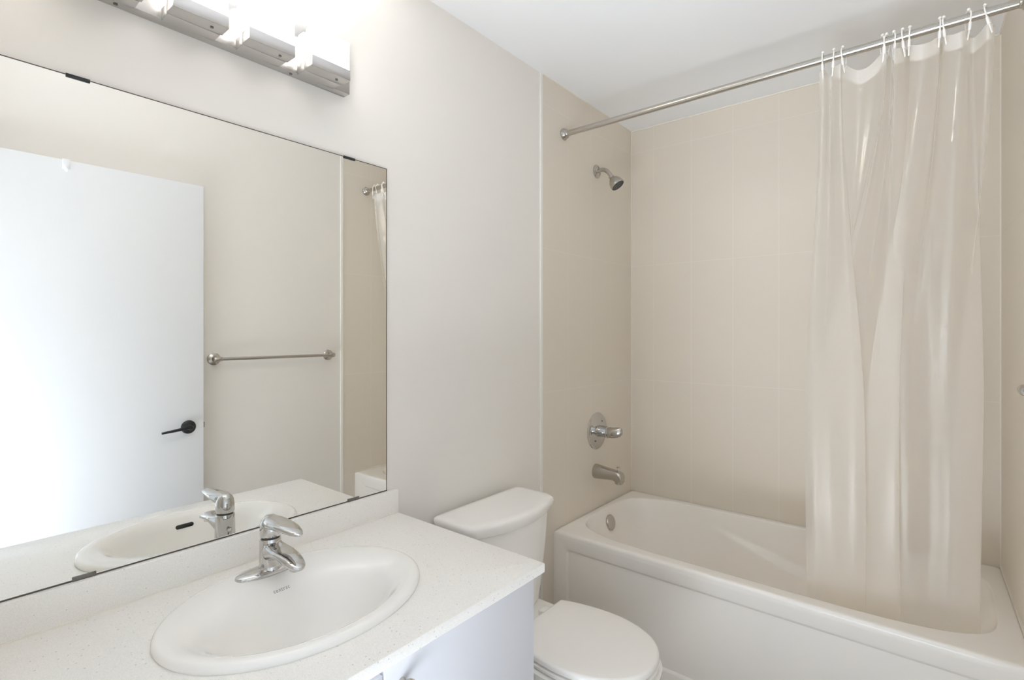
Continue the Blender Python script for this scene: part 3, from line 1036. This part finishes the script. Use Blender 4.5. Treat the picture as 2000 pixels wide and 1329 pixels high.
# ------------------------------------------------------------------ curtain rod
RY, RZ, RR = 2.002, 2.2955, 0.0128
rd = thing('curtain_rod', 'satin nickel shower curtain rod spanning the tub alcove', 'curtain rod', (0, RY, RZ))
xe = xr(RY)
MB().lathe([(0, 0), (RR, 0), (RR, xe - WX - 0.004), (0, xe - WX - 0.004)], (WX + 0.002, 0, 0), (1, 0, 0), 32).build('rod', M['rod'], rd)
fl = [(0, 0), (0.027, 0), (0.027, 0.004), (0.023, 0.008), (0.0215, 0.011), (0.0225, 0.013), (0.0205, 0.018), (0.0155, 0.021), (0.0140, 0.026), (RR, 0.027)]
for o_, d_ in (((WX, 0, 0), (1, 0, 0)), ((xe, 0, 0), (-1, 0, 0))):
    MB().lathe(fl, o_, d_, 40).build('flange', M['nickel'], rd)

# ------------------------------------------------------------------ shower curtain and its twelve hooks
hook_x = [1.041, 1.071, 1.100, 1.202, 1.215, 1.231, 1.256, 1.271, 1.341, 1.354, 1.405, 1.447]
CTOP = RZ - 0.030
HOLE = RZ - 0.052


def top_path():
    pts = [Vector((1.027, RY + 0.012, 0))]
    side = 1
    for i, x in enumerate(hook_x):
        pts.append(Vector((x, RY + 0.001, 0)))
        if i + 1 < len(hook_x):
            d = hook_x[i + 1] - x
            Lh = 0.066
            A = math.sqrt(max(Lh * Lh - (d / 2) ** 2, 0.0)) * 0.62
            A = max(A, 0.010)
            m = (x + hook_x[i + 1]) / 2
            wob = 0.010 * math.sin(i * 2.3)
            pts.append(Vector((m + wob, RY + side * A * (0.75 if side < 0 else 1.0), 0)))
            side = -side
    pts.append(Vector((1.463, RY + 0.016, 0)))
    return catmull(pts, 16)


# hem path: real fold positions along the tub (x, y), measured at the hem
HEM = [(0.985, 2.050), (1.010, 2.044), (1.060, 2.052), (1.120, 2.049), (1.153, 2.062), (1.120, 2.074), (1.060, 2.070), (1.016, 2.078), (1.060, 2.088), (1.120, 2.082), (1.180, 2.066), (1.236, 2.064),
       (1.247, 2.074), (1.215, 2.080), (1.172, 2.084), (1.170, 2.094), (1.215, 2.098), (1.262, 2.092), (1.310, 2.104), (1.360, 2.102), (1.405, 2.110), (1.437, 2.122), (1.428, 2.134), (1.395, 2.132), (1.374, 2.126)]


def resample(P, n):
    d = [0.0]
    for i in range(1, len(P)):
        d.append(d[-1] + (P[i] - P[i - 1]).length)
    out = []
    j = 0
    for k in range(n):
        s = d[-1] * k / (n - 1)
        while j < len(P) - 2 and d[j + 1] < s:
            j += 1
        t = (s - d[j]) / max(d[j + 1] - d[j], 1e-9)
        out.append(P[j].lerp(P[j + 1], min(max(t, 0), 1)))
    return out, d[-1]


NC = 340
tp, tlen = resample(top_path(), NC)
hp, hlen = resample(catmull([(x, y, 0) for x, y in HEM], 12), NC)
NZ = 110
ZBOT = 0.35
# slack of the top edge between the hooks
hk_i = []
j0 = 0
for x in hook_x:
    best = min(range(j0, NC), key=lambda k: (tp[k] - Vector((x, RY + 0.001, 0))).length)
    hk_i.append(best)
    j0 = best + 1
sag = []
for k in range(NC):
    lo_ = max([q for q in hk_i if q <= k], default=None)
    hi_ = min([q for q in hk_i if q >= k], default=None)
    if lo_ is None or hi_ is None:
        dd = abs(k - (hk_i[0] if lo_ is None else hk_i[-1])) / NC
        sag.append(0.25 * dd)
        continue
    t = (k - lo_) / max(hi_ - lo_, 1)
    span = (tp[hi_] - tp[lo_]).length
    sag.append((0.006 + 0.20 * span) * math.sin(PI * t) ** 1.2)


ZHEM = []            # the hem follows the sloped end of the tub
for k in range(NC):
    u = 0.0
    while u < 0.42 and 1.480 - (0.012 * u ** 0.6 + 0.33 * u ** 1.15) - 0.014 > hp[k].x:
        u += 0.005
    ZHEM.append(max(ZBOT, TUB - 0.008 - 0.33 * u + 0.006) + 0.004 * math.sin(k * 0.05))


def curtain_point(k, q):
    """k along the cloth, q from 0 at the top edge to 1 at the hem"""
    z = lerp(CTOP - sag[k], ZHEM[k], q)
    wv = smooth(0.0, 0.62, q)
    p = tp[k].lerp(hp[k], wv)
    bow = 0.010 * math.sin(PI * q) * math.sin(k * 0.043 + 3 * q)
    y = p.y + bow * 0.7
    x = p.x + 0.008 * math.sin(PI * q) * math.sin(k * 0.031 + 2.0 + 4 * q)
    # fine creases of the bunched film, dying out downwards
    cr = smooth(1.15, 2.1, z) * smooth(0.0, 0.06, q)
    y += cr * 0.0016 * math.sin(k * 0.37 + 2.2 * math.sin(q * 4.0)) * math.sin(k * 0.045 + 6 * q)
    if z < 0.55:
        y += 0.022 * smooth(0.55, 0.36, z)
    return (x, y, z)


def curtain_strip(q0, q1, nz, push=0.0):
    mb = MB()
    rows = []
    for r in range(nz + 1):
        q = lerp(q0, q1, r / nz)
        rows.append([curtain_point(k, q) for k in range(NC)])
    if push:
        for row in rows:
            for k in range(NC):
                a, b = Vector(row[max(k - 1, 0)]), Vector(row[min(k + 1, NC - 1)])
                d = (b - a)
                nrm = Vector((-d.y, d.x, 0)).normalized() if d.length > 1e-9 else Vector((0, 1, 0))
                row[k] = tuple(Vector(row[k]) + nrm * push)
    mb.loft(rows, False, False, closed=False)
    return mb


HB = 0.047 / (CTOP - ZBOT)
cu = thing('shower_curtain', 'clear vinyl shower curtain bunched at the right end of the rod, hanging inside the tub', 'shower curtain', (0, 0, 0))
curtain_strip(0.0, 1.0, NZ).build('vinyl_sheet', M['curtain'], cu, sharp=180, weld=False)
tag(curtain_strip(0.0, HB, 4, 0.0008).build('header_band', M['header'], cu, sharp=180, weld=False), 'milky reinforced band along the top')

places = ['leftmost white curtain hook on the rod', 'second white curtain hook from the left', 'third white curtain hook from the left, before the wide gap',
          'fourth white curtain hook, first after the wide gap', 'middle white curtain hook of the close trio', 'last white curtain hook of the close trio',
          'left white curtain hook of the first pair past the trio', 'right white curtain hook of the first pair past the trio',
          'left white curtain hook of the second pair past the trio', 'right white curtain hook of the second pair past the trio',
          'white curtain hook second from the right end of the rod', 'rightmost white curtain hook, slanting at the curtain corner']
hk0 = None
hook_loop = []
for k in range(28):
    t = 2 * PI * k / 28
    # closed pear-shaped wire round the rod and down through the curtain
    a = math.cos(t)
    up = a > 0
    z = 0.0195 * a if up else 0.062 * a
    y = 0.0195 * math.sin(t) * (1.0 if up else (0.32 + 0.68 * (1 + a) ** 1.0))
    hook_loop.append((0, y, z))
lp = MB().tube(hook_loop, 0.0021, 10, closed=True)
ball = MB().lathe([(0.0045 * math.sin(PI * k / 10), -0.0045 * math.cos(PI * k / 10)) for k in range(11)], (0, -0.006, 0.0215), (0, 0, 1), 18)
slv = MB().lathe([(0, -0.011), (0.0032, -0.011), (0.0038, -0.008), (0.0038, 0.009), (0.003, 0.012), (0, 0.012)], (0, -0.0128, -0.030), (0, -0.16, 1), 16)
for i, x in enumerate(hook_x):
    if hk0 is None:
        h_ = thing('curtain_hook', '', 'curtain hook', (x, RY, RZ))
        parts = [lp.build('wire', M['plastic'], h_), ball.build('ball_end', M['plastic'], h_), slv.build('clasp_sleeve', M['plastic'], h_)]
        hk0 = h_
    else:
        h_ = hk0.copy()
        COL.objects.link(h_)
        for p in parts:
            c = p.copy()
            COL.objects.link(c)
            c.parent = h_
    h_.location = (x, RY, RZ)
    h_.rotation_euler = (0, 0.06 * math.sin(i * 1.9) + (-0.22 if i == 11 else 0), 0.35 * math.sin(i * 2.7))
    tag(h_, places[i], 'curtain hook', 'white plastic hooks of the shower curtain')
